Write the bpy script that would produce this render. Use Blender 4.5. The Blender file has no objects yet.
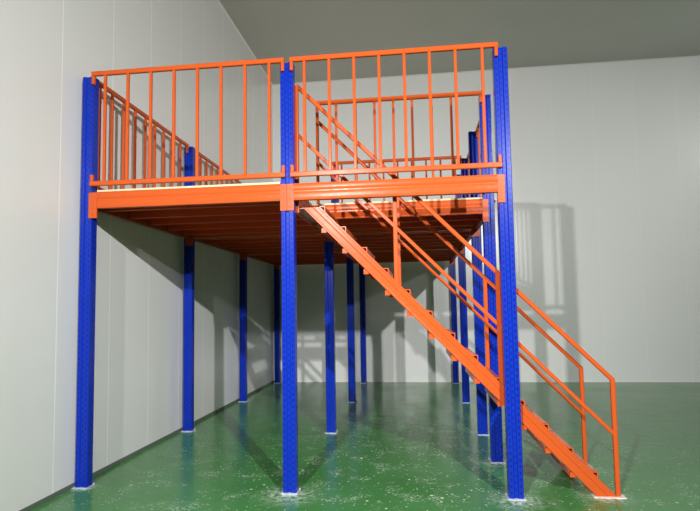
import bpy, bmesh, math, random
from mathutils import Matrix, Vector
random.seed(4)
S = bpy.context.scene
COL = S.collection

# ------------------------------------------------------------------ materials
def mat(name):
    m = bpy.data.materials.new(name); m.use_nodes = True
    nt = m.node_tree
    return m, nt, nt.nodes['Principled BSDF']

class NB:
    """small node-building helper"""
    def __init__(s, nt): s.nt = nt
    def n(s, t, **kw):
        o = s.nt.nodes.new(t)
        for k, v in kw.items(): setattr(o, k, v)
        return o
    def put(s, sock, v):
        if isinstance(v, bpy.types.NodeSocket): s.nt.links.new(v, sock)
        else: sock.default_value = v
    def m(s, op, a, b=None, c=None, clamp=False):
        o = s.n('ShaderNodeMath', operation=op, use_clamp=clamp)
        s.put(o.inputs[0], a)
        if b is not None: s.put(o.inputs[1], b)
        if c is not None: s.put(o.inputs[2], c)
        return o.outputs[0]
    def mix(s, f, a, b):
        o = s.n('ShaderNodeMix', data_type='RGBA')
        s.put(o.inputs[0], f); s.put(o.inputs[6], a); s.put(o.inputs[7], b)
        return o.outputs[2]
    def noise(s, vec, scale, detail=2, rough=.5):
        o = s.n('ShaderNodeTexNoise'); s.put(o.inputs['Vector'], vec)
        o.inputs['Scale'].default_value = scale; o.inputs['Detail'].default_value = detail
        o.inputs['Roughness'].default_value = rough
        return o.outputs['Fac']
    def ramp(s, v, lo, hi, a=0., b=1.):
        o = s.n('ShaderNodeMapRange'); s.put(o.inputs[0], v)
        for i, q in enumerate((lo, hi, a, b)): o.inputs[i+1].default_value = q
        return o.outputs[0]
    def coord(s): return s.n('ShaderNodeTexCoord').outputs['Object']
    def sep(s, v):
        o = s.n('ShaderNodeSeparateXYZ'); s.put(o.inputs[0], v); return o.outputs
    def mapping(s, v, scale):
        o = s.n('ShaderNodeMapping'); s.put(o.inputs[0], v); o.inputs['Scale'].default_value = scale
        return o.outputs[0]
    def bump(s, h, strength, dist=.01):
        o = s.n('ShaderNodeBump'); s.put(o.inputs['Height'], h)
        o.inputs['Strength'].default_value = strength; o.inputs['Distance'].default_value = dist
        return o.outputs[0]

def paint(name, c, rough=.35, var=.12, scale=6, spec=.5, metal=0):
    m, nt, p = mat(name); b = NB(nt)
    v = b.coord(); f = b.noise(v, scale, 3)
    d = tuple(x*(1-var) for x in c); e = tuple(min(1, x*(1+var)) for x in c)
    nt.links.new(b.mix(f, (*d, 1), (*e, 1)), p.inputs['Base Color'])
    nt.links.new(b.ramp(b.noise(v, scale*4, 2), .3, .7, rough*.85, rough*1.15), p.inputs['Roughness'])
    p.inputs['Specular IOR Level'].default_value = spec
    p.inputs['Metallic'].default_value = metal
    return m

ORANGE = paint('orange_powder_coat', (.50, .080, .015), .24, .03, 6, .14)
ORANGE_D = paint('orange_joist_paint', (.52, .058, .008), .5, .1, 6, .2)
ORANGE_SHADED = paint('orange_lengthwise_girder_shaded', (.36, .046, .008), .45, .08, 6, .3)  # same orange coat, colour darkened to stand in for shade under the deck
ORANGE_T = paint('orange_tread_paint', (.6, .13, .05), .28, .3, 14)
PLY = paint('cream_plywood', (.62, .48, .28), .6, .12, 9)
DUST = paint('dusty_plate', (.42, .45, .52), .7, .5, 45)
FOOT = paint('pale_foot_plate', (.75, .62, .55), .6, .3, 40)
BLACK = paint('black_rubber', (.03, .018, .015), .6)

def blue_mat():
    m, nt, p = mat('blue_upright_paint'); b = NB(nt)
    v = b.coord(); x, y, z = b.sep(v)
    ax = b.m('ABSOLUTE', x)
    def cell(off): return b.m('MULTIPLY', b.m('SUBTRACT', b.m('FRACT', b.m('ADD', b.m('DIVIDE', z, .05), off)), .5), .05)
    z0, z1 = cell(0.), cell(.5)
    dot = b.m('LESS_THAN', b.m('SQRT', b.m('ADD', b.m('POWER', x, 2), b.m('POWER', z0, 2))), .0075)
    front = b.m('LESS_THAN', y, .016)
    slot = b.m('MULTIPLY', b.m('LESS_THAN', b.m('ABSOLUTE', b.m('SUBTRACT', ax, .036)), .0065), b.m('LESS_THAN', b.m('ABSOLUTE', z1), .012))
    fm = b.m('MULTIPLY', front, b.m('MAXIMUM', dot, slot))
    side = b.m('MULTIPLY', b.m('GREATER_THAN', ax, .05),
        b.m('MULTIPLY', b.m('LESS_THAN', b.m('ABSOLUTE', b.m('SUBTRACT', y, .045)), .006), b.m('LESS_THAN', b.m('ABSOLUTE', z0), .009)))
    msk = b.m('MAXIMUM', fm, side)
    f = b.noise(v, 5, 2)
    basec = b.mix(f, (.004, .022, .30, 1), (.006, .029, .37, 1))
    nt.links.new(b.mix(b.m('MULTIPLY', msk, .6), basec, (.002, .006, .06, 1)), p.inputs['Base Color'])
    p.inputs['Roughness'].default_value = .2
    p.inputs['Specular IOR Level'].default_value = .2
    nt.links.new(b.bump(b.m('SUBTRACT', 1., msk), .5, .004), p.inputs['Normal'])
    return m
BLUE = blue_mat()

def wall_mat(name, axis, phase, base, pitch=.79, seam_mix=.8):
    m, nt, p = mat(name); b = NB(nt)
    v = b.coord(); c = b.sep(v)[axis]
    fr = b.m('FRACT', b.m('DIVIDE', b.m('SUBTRACT', c, phase), pitch))
    d = b.m('MULTIPLY', b.m('MINIMUM', fr, b.m('SUBTRACT', 1., fr)), pitch)
    seam = b.ramp(d, .004, .012, 1., 0.)
    shoulder = b.m('MULTIPLY', b.ramp(d, .012, .022, 1., 0.), .04)
    big = b.noise(v, .7, 3)
    cid = b.n('ShaderNodeTexWhiteNoise', noise_dimensions='1D')
    b.put(cid.inputs['W'], b.m('FLOOR', b.m('DIVIDE', b.m('SUBTRACT', c, phase), pitch)))
    tone = b.m('ADD', b.m('MULTIPLY', big, .06), b.m('MULTIPLY', cid.outputs[0], .015))
    k = tuple(q*1.05 for q in base); l = tuple(q*.9 for q in base)
    col = b.mix(b.m('MULTIPLY', tone, 6., clamp=True), (*k, 1), (*l, 1))
    col = b.mix(b.m('MULTIPLY', seam, seam_mix), col, (.95, .95, .93, 1))
    col = b.mix(shoulder, col, (.3, .3, .28, 1))
    nt.links.new(col, p.inputs['Base Color'])
    st = b.mapping(v, (3, 3, .15)) if axis == 1 else b.mapping(v, (3, 3, .15))
    p.inputs['Roughness'].default_value = .24
    h = b.m('ADD', b.m('MULTIPLY', seam, -.4), b.m('MULTIPLY', b.noise(st, 3, 2), .35))
    nt.links.new(b.bump(h, .12, .01), p.inputs['Normal'])
    p.inputs['Specular IOR Level'].default_value = .35
    return m
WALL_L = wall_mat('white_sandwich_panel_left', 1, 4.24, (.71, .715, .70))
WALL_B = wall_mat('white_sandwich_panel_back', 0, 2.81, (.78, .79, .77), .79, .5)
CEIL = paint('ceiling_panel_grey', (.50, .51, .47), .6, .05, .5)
TRIM = paint('grey_cove_trim', (.78, .78, .75), .5, .05)
BASE = paint('dark_base_trim', (.10, .13, .10), .6, .1)

def floor_mat():
    m, nt, p = mat('green_epoxy_floor'); b = NB(nt)
    v = b.coord()
    big = b.noise(v, .9, 4, .6); fine = b.noise(v, 14, 3)
    col = b.mix(b.ramp(big, .3, .7), (.042, .170, .040, 1), (.068, .225, .070, 1))
    # chips and scuffs: white paint specks, denser near the front uprights
    vo = b.n('ShaderNodeTexVoronoi', feature='F1'); b.put(vo.inputs['Vector'], v); vo.inputs['Scale'].default_value = 12
    rnd = b.sep(vo.outputs['Color'])
    size = b.ramp(rnd[0], .25, 1., .0, .17)
    speck = b.m('LESS_THAN', vo.outputs['Distance'], size)
    vo2 = b.n('ShaderNodeTexVoronoi', feature='F1'); b.put(vo2.inputs['Vector'], v); vo2.inputs['Scale'].default_value = 30
    rnd2 = b.sep(vo2.outputs['Color'])
    speck2 = b.m('LESS_THAN', vo2.outputs['Distance'], b.ramp(rnd2[1], .4, 1., 0., .24))
    dist = b.n('ShaderNodeVectorMath', operation='DISTANCE'); b.put(dist.inputs[0], v); dist.inputs[1].default_value = (-.15, 4.9, 0)
    dense = b.ramp(dist.outputs['Value'], .8, 3.4, 1., .1)
    patch = b.ramp(b.noise(v, 2.2, 3), .36, .54)
    sp = b.m('MULTIPLY', b.m('MAXIMUM', speck, speck2), b.m('MULTIPLY', dense, patch))
    scr = b.ramp(b.noise(v, 3.5, 6, .75), .52, .64)
    scr = b.m('MULTIPLY', b.m('MULTIPLY', scr, dense), b.ramp(b.noise(v, 45, 4, .7), .50, .60))
    stain = None
    for (px, py, r) in ((-1.067, 4.46, .34), (.735, 4.46, .3), (1.45, 4.6, .25), (-2.877, 4.5, .14), (-2.877, 6.66, .15), (-1.067, 6.66, .14), (.735, 5.5, .2)):
        dd = b.n('ShaderNodeVectorMath', operation='DISTANCE'); b.put(dd.inputs[0], v); dd.inputs[1].default_value = (px, py, 0)
        g = b.ramp(dd.outputs['Value'], .05, r, 1., 0.)
        stain = g if stain is None else b.m('MAXIMUM', stain, g)
    stain = b.m('MULTIPLY', b.m('POWER', stain, 1.6), b.ramp(b.noise(v, 22, 5, .7), .42, .6))
    white = b.m('MAXIMUM', b.m('MULTIPLY', sp, .9), b.m('MAXIMUM', b.m('MULTIPLY', scr, .75), b.m('MULTIPLY', stain, .8)))
    nt.links.new(b.mix(white, col, (.72, .78, .70, 1)), p.inputs['Base Color'])
    rg = b.m('ADD', b.ramp(big, .3, .7, .16, .26), b.m('MULTIPLY', white, .25))
    nt.links.new(rg, p.inputs['Roughness'])
    p.inputs['Specular IOR Level'].default_value = .27
    h = b.m('ADD', b.noise(b.mapping(v, (1.2, 3, 1)), 1.6, 3), b.m('MULTIPLY', fine, .05))
    nt.links.new(b.bump(h, .10, .04), p.inputs['Normal'])
    return m
FLOOR = floor_mat()

# ------------------------------------------------------------------ mesh helpers
def box(bm, x0, x1, y0, y1, z0, z1):
    vs = [bm.verts.new(p) for p in ((x0,y0,z0),(x1,y0,z0),(x1,y1,z0),(x0,y1,z0),(x0,y0,z1),(x1,y0,z1),(x1,y1,z1),(x0,y1,z1))]
    for f in ((3,2,1,0),(4,5,6,7),(0,1,5,4),(1,2,6,5),(2,3,7,6),(3,0,4,7)): bm.faces.new([vs[i] for i in f])

def prism(bm, pts, fn, a, b):
    """extrude polygon pts (2-D) from a to b; fn(u, v, t) -> xyz"""
    A = [bm.verts.new(fn(u, v, a)) for u, v in pts]; B = [bm.verts.new(fn(u, v, b)) for u, v in pts]
    n = len(pts)
    bm.faces.new(A[::-1]); bm.faces.new(B)
    for i in range(n): bm.faces.new((A[i], A[(i+1) % n], B[(i+1) % n], B[i]))

def bar(bm, p, q, w, h=None, up=(0, 0, 1)):
    """square tube from p to q: w across, h along 'up'"""
    h = h or w; p, q = Vector(p), Vector(q); d = (q-p).normalized()
    s = d.cross(Vector(up))
    if s.length < 1e-4: s = d.cross(Vector((0, 1, 0)))
    s.normalize(); u = s.cross(d).normalized()
    c = min(w, h)*.16; a, e = w/2, h/2
    prof = [(-a+c,-e),(a-c,-e),(a,-e+c),(a,e-c),(a-c,e),(-a+c,e),(-a,e-c),(-a,-e+c)]
    A = [bm.verts.new(p+s*i+u*j) for i, j in prof]; B = [bm.verts.new(q+s*i+u*j) for i, j in prof]
    bm.faces.new(A[::-1]); bm.faces.new(B)
    for i in range(8): bm.faces.new((A[i], A[(i+1) % 8], B[(i+1) % 8], B[i]))

def obj(name, bm, m, parent=None, off=None, bevel=0):
    bmesh.ops.recalc_face_normals(bm, faces=bm.faces)
    if bevel: bmesh.ops.bevel(bm, geom=list(bm.edges), offset=bevel, segments=1, affect='EDGES', clamp_overlap=True)
    if off is not None: bmesh.ops.translate(bm, verts=bm.verts, vec=[-q for q in off])
    me = bpy.data.meshes.new(name); bm.to_mesh(me); bm.free()
    me.materials.append(m)
    o = bpy.data.objects.new(name, me); COL.objects.link(o)
    if parent: o.parent = parent
    return o

def tag(o, label, cat, group=None):
    o['label'] = label; o['category'] = cat; o['kind'] = 'thing'
    if group: o['group'] = group
    return o

def thing(name, loc, label, cat, group=None):
    o = bpy.data.objects.new(name, None); COL.objects.link(o); o.location = loc
    o.empty_display_size = .1
    return tag(o, label, cat, group)

def struct(name, bm, m):
    o = obj(name, bm, m); o['kind'] = 'structure'; return o

def clone(root, loc, label, group=None):
    r = root.copy(); COL.objects.link(r); r.location = loc; r['label'] = label
    if group: r['group'] = group
    for ch in list(root.children):
        c = ch.copy(); COL.objects.link(c); c.parent = r
        for g in list(ch.children):
            d = g.copy(); COL.objects.link(d); d.parent = c
    return r

# ------------------------------------------------------------------ layout (from the photo)
XF = -2.897
XL, XM, XR = -2.877, -1.067, .735
Y1, Y15, Y2, Y25, Y3, Y4 = 4.480, 5.498, 6.652, 7.857, 8.823, 11.06
XW, YB, ZC = -2.985, 11.24, 6.37
XE, YF = 8.5, -5.0
ZB, ZD, ZP = 2.423, 2.566, 3.630      # girder underside, girder top, upright top
BT = .017                              # board thickness

# ------------------------------------------------------------------ the room
def quadbox(name, a, m):
    bm = bmesh.new(); box(bm, *a); return struct(name, bm, m)
quadbox('floor', (XW-.2, XE+.2, YF-.2, YB+.2, -.15, 0), FLOOR)
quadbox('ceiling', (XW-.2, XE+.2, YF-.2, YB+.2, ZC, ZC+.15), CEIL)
quadbox('wall_left', (XW-.15, XW, YF-.2, YB+.15, 0, ZC), WALL_L)
quadbox('wall_back', (XW, XE, YB, YB+.15, 0, ZC), WALL_B)
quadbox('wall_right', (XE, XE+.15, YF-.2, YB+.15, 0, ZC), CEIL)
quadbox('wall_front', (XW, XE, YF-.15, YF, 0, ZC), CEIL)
quadbox('baseboard_left', (XW, XW+.012, YF, YB, 0, .035), BASE)
quadbox('baseboard_back', (XW+.012, XE, YB-.01, YB, 0, .022), TRIM)
def cove(name, pts, fn, a, b):
    bm = bmesh.new(); prism(bm, pts, fn, a, b); return struct(name, bm, TRIM)
cove('trim_1', [(XW, ZC), (XW+.02, ZC), (XW+.018, ZC-.005), (XW+.005, ZC-.018), (XW, ZC-.02)], lambda u, v, t: (u, t, v), YF, YB)
cove('trim_2', [(YB, ZC), (YB-.02, ZC), (YB-.018, ZC-.005), (YB-.005, ZC-.018), (YB, ZC-.02)], lambda u, v, t: (t, u, v), XW+.05, XE)

# ------------------------------------------------------------------ uprights
PROF = [(-.056,.085),(-.056,.007),(-.050,0),(-.019,0),(-.011,.012),(.011,.012),(.019,0),(.050,0),(.056,.007),(.056,.085),
        (.038,.085),(.038,.079),(.050,.079),(.050,.022),(-.050,.022),(-.050,.079),(-.038,.079),(-.038,.085)]
def upright_mesh(h):
    bm = bmesh.new(); prism(bm, PROF, lambda u, v, t: (u, v, t), .008, h); return bm
def make_upright(loc, h, label, group, plate_m=None):
    t = thing('rack_upright', loc, label, 'post', group)
    obj('post_profile', upright_mesh(h), BLUE, t)
    bm = bmesh.new(); box(bm, -.070, .070, -.018, .102, 0, .008)
    for sx in (-.066, .066):
        bmesh.ops.create_cone(bm, cap_ends=True, segments=8, radius1=.008, radius2=.008, depth=.012, matrix=Matrix.Translation((sx, .09, .014)))
    obj('base_plate', bm, plate_m or DUST, t)
    return t
GU = 'blue perforated uprights carrying the mezzanine'
tall = make_upright((XF, Y1, 0), ZP, 'tall blue perforated upright at the front left corner beside the left wall', GU)
clone(tall, (XM, Y1, 0), 'tall blue upright in the middle of the front row, where both front girders meet')
clone(tall, (XR, Y1, 0), 'tall blue upright at the front right, standing in front of the staircase')
clone(tall, (XR, Y15, 0), 'blue upright just behind the staircase, second in the right-hand line of posts')
clone(tall, (XL-.012, Y2, 0), 'blue upright along the left wall, second from the front')
clone(tall, (XR, Y2, 0), 'blue upright in the right-hand line, third counting from the front post')
clone(tall, (XL, Y3, 0), 'blue upright along the left wall, third from the front')
clone(tall, (XR, Y3, 0), 'blue upright in the right-hand line, fourth counting from the front post')
clone(tall, (XL, Y4, 0), 'blue upright in the back left corner where the two walls meet')
clone(tall, (XR-.0, Y4, 0), 'blue upright against the back wall at the far end of the right-hand line')
HS = ZB-.002
short = make_upright((XM, Y2, 0), HS, 'blue upright under the deck in the middle line, second from the front', GU)
clone(short, (XM, Y3, 0), 'blue upright under the deck in the middle line, third from the front')
clone(short, (XM-.025, Y4, 0), 'dark blue upright under the deck in the middle line, against the back wall')
stub = make_upright((XR, Y25, ZD+BT), ZP-ZD-BT, 'short blue railing post standing on the deck at the right end of the rear railing',
                    'short blue posts standing on the deck', BLUE)
clone(stub, (XM-.09, Y25, ZD+BT), 'short blue railing post standing on the deck at the left end of the rear railing')

# ------------------------------------------------------------------ girders
GH = ZD-ZB
def girder_prof(sgn=1):
    # section (depth v, height w): stepped face, ledge on the upper half
    P = []
    for a, b, h in ((0., .50, .004), (.56, 1., .006)):
        for q in range(7):
            w = q/6; P.append((.004-h*math.sin(math.pi*min(max(w, 0), 1))**.6, GH*(a+(b-a)*w)))
    return P+[(.05, GH), (.05, 0)]
def girder_x(x0, x1, yf, label, group, bl=None, br=None):
    """girder along x; yf = front face; bl / br = (x0,x1) of its end bracket on the post fronts"""
    o = ((x0+x1)/2, yf, ZB); t = thing('deck_girder', o, label, 'beam', group)
    bm = bmesh.new(); prism(bm, girder_prof(), lambda u, v, q: (q, yf+u, ZB+v), x0, x1)
    obj('girder_bar', bm, ORANGE, t, o)
    for b in (bl, br):
        if not b: continue
        bm = bmesh.new(); box(bm, b[0], b[1], yf-.004, yf+.008, ZB-.088, ZD-.004)
        inner = b[1] if b is bl else b[0]
        for k in range(4):
            zc = ZB-.06+k*.055
            bmesh.ops.create_cone(bm, cap_ends=True, segments=8, radius1=.005, radius2=.005, depth=.006,
                matrix=Matrix.Translation(((b[0]+b[1])/2, yf-.006, zc)) @ Matrix.Rotation(math.pi/2, 4, 'X'))
        obj('end_bracket', bm, ORANGE, t, o)
    return t
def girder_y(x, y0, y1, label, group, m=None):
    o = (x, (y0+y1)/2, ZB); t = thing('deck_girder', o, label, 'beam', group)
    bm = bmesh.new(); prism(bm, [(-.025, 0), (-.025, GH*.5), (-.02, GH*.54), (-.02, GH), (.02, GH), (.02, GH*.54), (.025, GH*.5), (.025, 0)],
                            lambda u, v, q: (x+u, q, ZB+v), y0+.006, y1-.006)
    obj('girder_bar', bm, m or ORANGE_SHADED, t, o)
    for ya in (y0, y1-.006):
        bm = bmesh.new(); box(bm, x-.04, x+.04, ya, ya+.006, ZB-.085, ZD-.006); obj('end_bracket', bm, m or ORANGE_SHADED, t, o)
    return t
GX, GY = 'orange girders running across the mezzanine', 'orange girders running from front to back'
hp = .057
YO = .0085
girder_x(XF+hp, XM-hp, Y1-YO, 'bright orange front girder of the left bay, under the left front railing', GX, bl=(XF+.034, XF+.112), br=(XM-.058, XM-.002))
girder_x(XM+hp, XR-hp, Y1-YO, 'bright orange front girder of the right bay, above the top of the staircase', GX,
             bl=(XM+.002, XM+.058), br=(XR-.062, XR-.006))
girder_x(XM+.03, XR-hp, Y15-YO, 'orange girder behind the stair opening, under the pale edge of the right deck', GX, br=(XR-.062, XR-.006))
for y, w in ((Y2, 'second row of posts'), (Y3, 'third row of posts'), (Y4, 'posts by the back wall')):
    for c0, c1, s in ((XL, XM, 'left'), (XM, XR, 'right')):
        girder_x(c0+hp, c1-hp, y-YO, 'dark orange cross girder under the %s deck at the %s' % (s, w), GX,
                 bl=(c0+.004, c0+.06), br=(c1-.06, c1-.004))
G = .0135
rows = [(Y1, Y2, 'front'), (Y2, Y3, 'middle'), (Y3, Y4, 'rear')]
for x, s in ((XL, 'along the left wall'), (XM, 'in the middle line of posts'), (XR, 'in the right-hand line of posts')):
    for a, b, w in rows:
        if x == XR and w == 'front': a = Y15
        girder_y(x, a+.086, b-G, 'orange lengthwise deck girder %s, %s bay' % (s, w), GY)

# ------------------------------------------------------------------ joists under the boards
ORD = ['first', 'second', 'third', 'fourth', 'fifth']
def joist(x0, x1, y, label):
    o = ((x0+x1)/2, y, ZB+.03)
    bm = bmesh.new()
    z0, z1 = ZB+.022, ZD-.001
    prism(bm, [(-.022, z0), (.028, z0), (.028, z0+.012), (.024, z0+.012), (.024, z0+.004), (-.018, z0+.004), (-.018, z1-.004), (.028, z1-.004), (.028, z1), (-.022, z1)],
          lambda u, v, q: (q, y+u, v), x0, x1)
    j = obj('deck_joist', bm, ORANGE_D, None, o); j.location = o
    tag(j, label, 'joist', 'orange joists under the deck boards'); return j
for a, b, w in rows:
    n = 5; st = (b-a)/(n+.15)
    for k in range(n):
        y = a+.27+k*st if w == 'front' else a+.30+k*(b-a-.3)/n
        if y > b-.08: continue
        joist(XL+.026, XM-.026, y, '%s dark orange joist from the front under the %s part of the left deck' % (ORD[k], w))
        if w == 'front' and y < Y15+.1: continue
        kk = k if w != 'front' else k-2
        joist(XM+.026, XR-.026, y, '%s dark orange joist from the front under the %s part of the right deck' % (ORD[kk], w))

# ------------------------------------------------------------------ deck boards
def board(pts, label):
    cx = sum(p[0] for p in pts)/len(pts); cy = sum(p[1] for p in pts)/len(pts)
    bm = bmesh.new(); prism(bm, pts, lambda u, v, t: (u, v, t), ZD, ZD+BT)
    o = obj('deck_board', bm, PLY, None, (cx, cy, ZD)); o.location = (cx, cy, ZD)
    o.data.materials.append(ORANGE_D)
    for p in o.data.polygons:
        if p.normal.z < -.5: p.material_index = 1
    return tag(o, label, 'floor board', 'cream boards of the mezzanine deck')
n_ = .060
def left_board(a, b, first, label):
    e = XM-.003
    if first:
        P = [(XF+.112, a-.012), (XM-n_, a-.012), (XM-n_, a+.09), (XM+.022, a+.09), (XM+.022, b-.001)]
    else:
        P = [(XL+n_, a+.002), (e, a+.002), (e, b-.001)]
    end = [] if b > Y4 else [(XL+n_, b-.001), (XL+n_, b-.02)]
    if b > Y4: P[-1] = (e, b); P += [(XL+n_, b), (XL+n_, Y4-.02)]
    return board(P+end+[(XL-.05, min(b, Y4)-.02), (XL-.05, a+.09), (XF+.112 if first else XL+n_, a+.09)], label)
left_board(Y1, Y2, True, 'cream deck board of the front left bay, its pale edge above the orange girder')
left_board(Y2, Y3, False, 'cream deck board of the middle left bay, behind the front left one')
left_board(Y3, Y4+.06, False, 'cream deck board of the rear left bay, reaching the back wall')
def right_board(a, b, label, x0=XM+.0):
    P = [(x0, a), (XR-n_, a), (XR-n_, a+.1), (XR+.09, a+.1)]
    if b > Y4: P += [(XR+.09, Y4-.02), (XR-n_, Y4-.02), (XR-n_, b), (x0, b)]
    else: P += [(XR+.09, b-.02), (XR-n_, b-.02), (XR-n_, b-.001), (x0, b-.001)]
    board(P, label)
right_board(Y15-.012, Y2, 'narrow cream deck board right behind the stair opening', XM+.0245)
right_board(Y2+.002, Y3, 'cream deck board of the middle right bay')
right_board(Y3+.002, Y4+.06, 'cream deck board of the rear right bay, reaching the back wall')

# ------------------------------------------------------------------ railing panels
RT, RB = 3.663, 2.619     # top of top rail, underside of bottom rail
def panel(name_label, A, Bp, bal, group, normal, tabs=(1, 1), end_post=None, th=.032):
    """straight railing panel from A to Bp (x,y); bal = distances of the balusters from A; normal = side direction"""
    A, Bp = Vector((*A, 0)), Vector((*Bp, 0)); d = (Bp-A); L = d.length; d.normalize()
    o = A.copy(); o.z = RB
    t = thing('railing_panel', o, name_label, 'railing', group)
    def P(s, z): return A+d*s+Vector((0, 0, z))
    zt, zb = RT-.021, RB+.021
    bm = bmesh.new(); bar(bm, P(0, zt), P(L, zt), th, .042); obj('top_rail', bm, ORANGE, t, o)
    bm = bmesh.new(); bar(bm, P(0, zb), P(L, zb), th, .042); obj('bottom_rail', bm, ORANGE, t, o)
    for s in bal:
        bm = bmesh.new(); bar(bm, P(s, zb+.021), P(s, zt-.021), .025, .025, up=d); obj('baluster', bm, ORANGE, t, o)
    for i, s in enumerate((.014, L-.014)):
        if not tabs[i]: continue
        bm = bmesh.new(); bar(bm, P(s, RT-.118), P(s, zt-.021), .028, th*.9, up=normal); obj('mounting_tab', bm, ORANGE, t, o)
        bm = bmesh.new(); bar(bm, P(s, zb+.021), P(s, RB+.10), .028, th*.9, up=normal); obj('mounting_tab', bm, ORANGE, t, o)
    if end_post is not None:
        bm = bmesh.new(); bar(bm, P(end_post, ZD+BT+.001), P(end_post, zt-.021), .03, .03, up=d); obj('end_post', bm, ORANGE, t, o)
    return t
GP = 'orange railing panels round the mezzanine deck'
yr = Y1-.0175
panel('orange baluster railing along the front of the left bay, between left and middle posts', (-2.846, yr), (-1.080, yr),
      [x+2.846 for x in (-2.718, -2.503, -2.288, -2.073, -1.858, -1.643, -1.428, -1.213)], GP, (0, 1, 0))
panel('orange baluster railing along the front of the right bay, above the staircase', (-1.030, yr), (.712, yr),
      [x+1.030 for x in (-.905, -.691, -.478, -.266, -.054, .155, .366, .584)], GP, (0, 1, 0))
ym = Y15-.0175
panel('orange baluster railing behind the stair opening, smaller through the front one', (-.994, ym), (.705, ym),
      [x+.994 for x in (-.78, -.578, -.381, -.188, .002, .198, .394)], GP, (0, 1, 0), tabs=(0, 1), end_post=.015)
xs = XL-.022
panel('orange side railing running along the left wall, front section', (xs, Y1+.086), (xs, Y2-.001),
      [y-Y1-.086 for y in (4.67, 4.882, 5.10, 5.32, 5.54, 5.758, 5.978, 6.20, 6.43)], GP, (1, 0, 0))
panel('orange side railing along the left wall, farther section beyond the second post', (xs, Y2+.086), (xs, Y3-.001),
      [.13+.215*k for k in range(9)], GP, (1, 0, 0))
panel('orange side railing at the right edge, right behind the post by the stair opening', (XR+.048, Y15+.086), (XR+.048, Y2-.001),
      [.12+.2*k for k in range(5)], GP, (1, 0, 0))
panel('orange side railing at the right edge, the section farthest from the front', (XR+.048, Y2+.086), (XR+.048, Y25-.001),
      [.12+.22*k for k in range(5)], GP, (1, 0, 0))
yv = Y25-.0175
panel('orange baluster railing crossing the rear of the right deck, lowest in view', (-1.185, yv), (.69, yv),
      [.14+.205*k for k in range(9)], GP, (0, 1, 0))

# ------------------------------------------------------------------ staircase
YN, YFAR = 4.607, 5.440
SL = 1.0235
o = Vector((1.45, YN, 0))
st = thing('staircase', o, 'steep orange metal staircase with handrails descending from deck to floor at right', 'staircase')
U0, L0 = 1.521, 1.366        # where the upper and lower edges of a stringer meet the floor
def stringer(yo, yi):
    # pressed channel: ribbed web on the outside (yo), two flanges reaching inwards to yi
    g = 1 if yi > yo else -1
    c0, c1 = L0, U0; w = c1-c0; t = .006*g
    web = [(c0+.004, yo), (c0+w*.13, yo), (c0+w*.18, yo+.002*g), (c0+w*.52, yo+.002*g), (c0+w*.56, yo+.006*g), (c0+w*.61, yo+.002*g), (c0+w*.82, yo+.002*g), (c0+w*.87, yo), (c1-.004, yo)]
    pts = [(c0, yi), (c0, yo+.004*g)]+web+[(c1, yo+.004*g), (c1, yi), (c1-.016, yi), (c1-.016, yo+.016*g), (c0+.016, yo+.016*g), (c0+.016, yi)]
    bm = bmesh.new(); prism(bm, pts, lambda u, v, q: (u-q/SL, v, q), .006, 2.372)
    return obj('stringer', bm, ORANGE, st, o)
stringer(YN-.02, YN+.02); stringer(YFAR+.02, YFAR-.02)
for yc in (YN, YFAR):
    bm = bmesh.new(); box(bm, 1.335, 1.575, yc-.045, yc+.045, 0, .006); obj('foot_plate', bm, FOOT, st, o)
for k in range(13):
    z = .188+.1828*k; xn = 1.378-.1785*k
    x0 = xn-.212 if k < 12 else xn-.27
    bm = bmesh.new(); T = .004; ya, yb = YN+.0205, YFAR-.0205
    # folded pan: plate, hollow nosing, rear lip
    prism(bm, [(x0, z-.038), (x0+T, z-.038), (x0+T, z-T), (xn-T, z-T), (xn-T, z-.036), (xn-.034, z-.036), (xn-.034, z-.022), (xn-.038, z-.022), (xn-.038, z-.040), (xn, z-.040), (xn, z), (x0, z)],
          lambda u, v, t: (u, t, v), ya, yb)
    # raised anti-slip dimples
    for i in range(9):
        for j in range(4):
            xx = x0+.035+j*.045; yy = ya+.06+i*(yb-ya-.12)/8
            bar(bm, (xx-.012, yy, z+.001), (xx+.012, yy+(.012 if (i+j) % 2 else -.012), z+.001), .006, .004)
    obj('tread', bm, ORANGE_T, st, o)
    # under the near stringer each tread shows its square cleat and the open end of its nosing tube
    for yc in (YN+.003, YFAR-.003):
        bm = bmesh.new(); box(bm, x0+.002, x0+.044, yc-.012, yc+.014, z-.044, z-.005); obj('tread_cleat', bm, ORANGE, st, o)
        bm = bmesh.new(); q = .048; ya, yb = yc-.014, yc+.017
        ring = [(xn-q, z-q+.004), (xn+.002, z-q+.004), (xn+.002, z+.004), (xn-q, z+.004)]
        inn = [(xn-q+.008, z-q+.012), (xn-.006, z-q+.012), (xn-.006, z-.004), (xn-q+.008, z-.004)]
        A = [[bm.verts.new((u, y, v)) for u, v in L] for L in (ring, inn) for y in (ya, yb)]
        for n in range(4):
            m_ = (n+1) % 4
            bm.faces.new((A[0][n], A[0][m_], A[2][m_], A[2][n])); bm.faces.new((A[1][n], A[1][m_], A[3][m_], A[3][n]))
            bm.faces.new((A[0][n], A[0][m_], A[1][m_], A[1][n])); bm.faces.new((A[2][n], A[2][m_], A[3][m_], A[3][n]))
        obj('nosing_tube', bm, ORANGE, st, o)
def rail_z(x): return .906-(x-1.525)*1.0125
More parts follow.
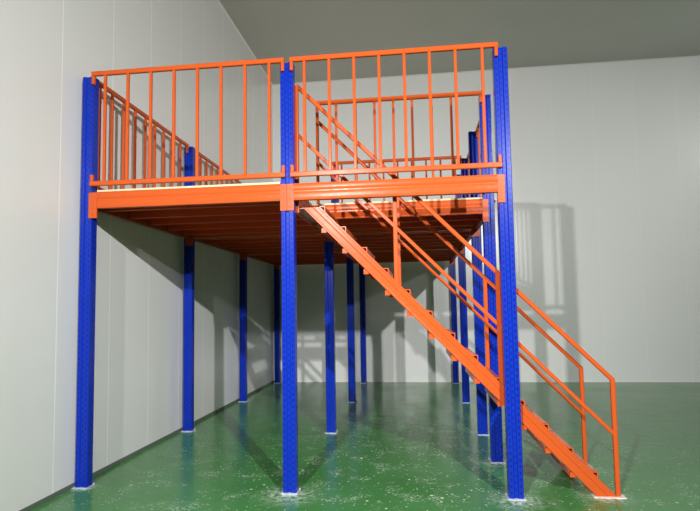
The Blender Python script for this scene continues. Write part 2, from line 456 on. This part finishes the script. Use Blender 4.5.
for y, lo_x, name in ((YN, -1.008, 'near'), (YFAR, -.975, 'far')):
    w = .032
    bm = bmesh.new()
    bar(bm, (lo_x, y, rail_z(lo_x)), (1.530, y, rail_z(1.530)), w, .034)
    h = obj('handrail', bm, ORANGE, st, o)
    bm = bmesh.new(); bar(bm, (lo_x, y, rail_z(lo_x)-.432), (1.525, y, rail_z(1.525)-.432), w*.85, .03); obj('mid_rail', bm, ORANGE, h, o)
    for x in (-1.008, -.163, .667, 1.525):
        zb = 2.379 if x < -1 else max(.006, SL*(U0-x)-.03)
        if x < -1 and name == 'far': continue
        bm = bmesh.new(); bar(bm, (x, y, zb), (x, y, rail_z(x)-.004), .036, .03, up=(0, 1, 0)); obj('handrail_post', bm, ORANGE, h, o)

# ------------------------------------------------------------------ lights: site floodlights on the open side of the hall, plus an added fill lamp
def flood(name, loc, aim, power, size, col, spread):
    L = bpy.data.lights.new(name, 'AREA'); L.shape = 'DISK'; L.size = size; L.energy = power; L.color = col; L.spread = math.radians(spread)
    ob = bpy.data.objects.new(name, L); COL.objects.link(ob); ob.location = loc
    ob.rotation_euler = (Vector(aim)-Vector(loc)).to_track_quat('-Z', 'Y').to_euler()
    return ob
flood('floodlight', (-1.55, -2.2, 3.80), (.9, 7.5, 0), 130, .10, (1, .998, .99), 84)
flood('floodlight', (3.05, -3.0, 4.62), (-2.4, 7.5, 1.0), 218, .11, (1, .995, .985), 84)
flood('floodlight', (-.85, -.3, 3.5), (2.6, 9, 2.6), 17, .2, (1, .995, .985), 140)
flood('floodlight', (8.2, 7.9, 5.4), (2.0, 11, 3.0), 42, .6, (1, .995, .985), 110)  # added unseen fill that brightens the right part of the back wall
W = bpy.data.worlds.new('hall_air'); S.world = W; W.use_nodes = True
W.node_tree.nodes['Background'].inputs[0].default_value = (.05, .05, .05, 1)

# ------------------------------------------------------------------ camera
cd = bpy.data.cameras.new('camera'); cam = bpy.data.objects.new('camera', cd); COL.objects.link(cam)
f, pitch, yaw, roll, cx, cy = 546.168, .0717, .1225, -.016, -1.3624, 13.9366
def rot(v):
    x, y, z = v
    c, s = math.cos(yaw), math.sin(yaw); x, y = c*x+s*y, -s*x+c*y
    c, s = math.cos(pitch), math.sin(pitch); y, z = c*y+s*z, -s*y+c*z
    c, s = math.cos(roll), math.sin(roll); x, z = c*x+s*z, -s*x+c*z
    return (x, y, z)
Rm = Matrix([rot(e) for e in ((1,0,0),(0,1,0),(0,0,1))]).transposed()   # world -> (right, forward, up)
right, fwd, up = Rm[0], Rm[1], Rm[2]
cam.matrix_world = Matrix(((right[0], up[0], -fwd[0], 0), (right[1], up[1], -fwd[1], 0), (right[2], up[2], -fwd[2], 1.5), (0, 0, 0, 1)))
cd.sensor_width = 36; cd.lens = f*36/700; cd.shift_x = -cx/700; cd.shift_y = cy/700
cd.clip_start = .05; cd.clip_end = 100
S.camera = cam
S.view_settings.view_transform = 'Standard'
S.view_settings.look = 'None'
S.view_settings.exposure = 0
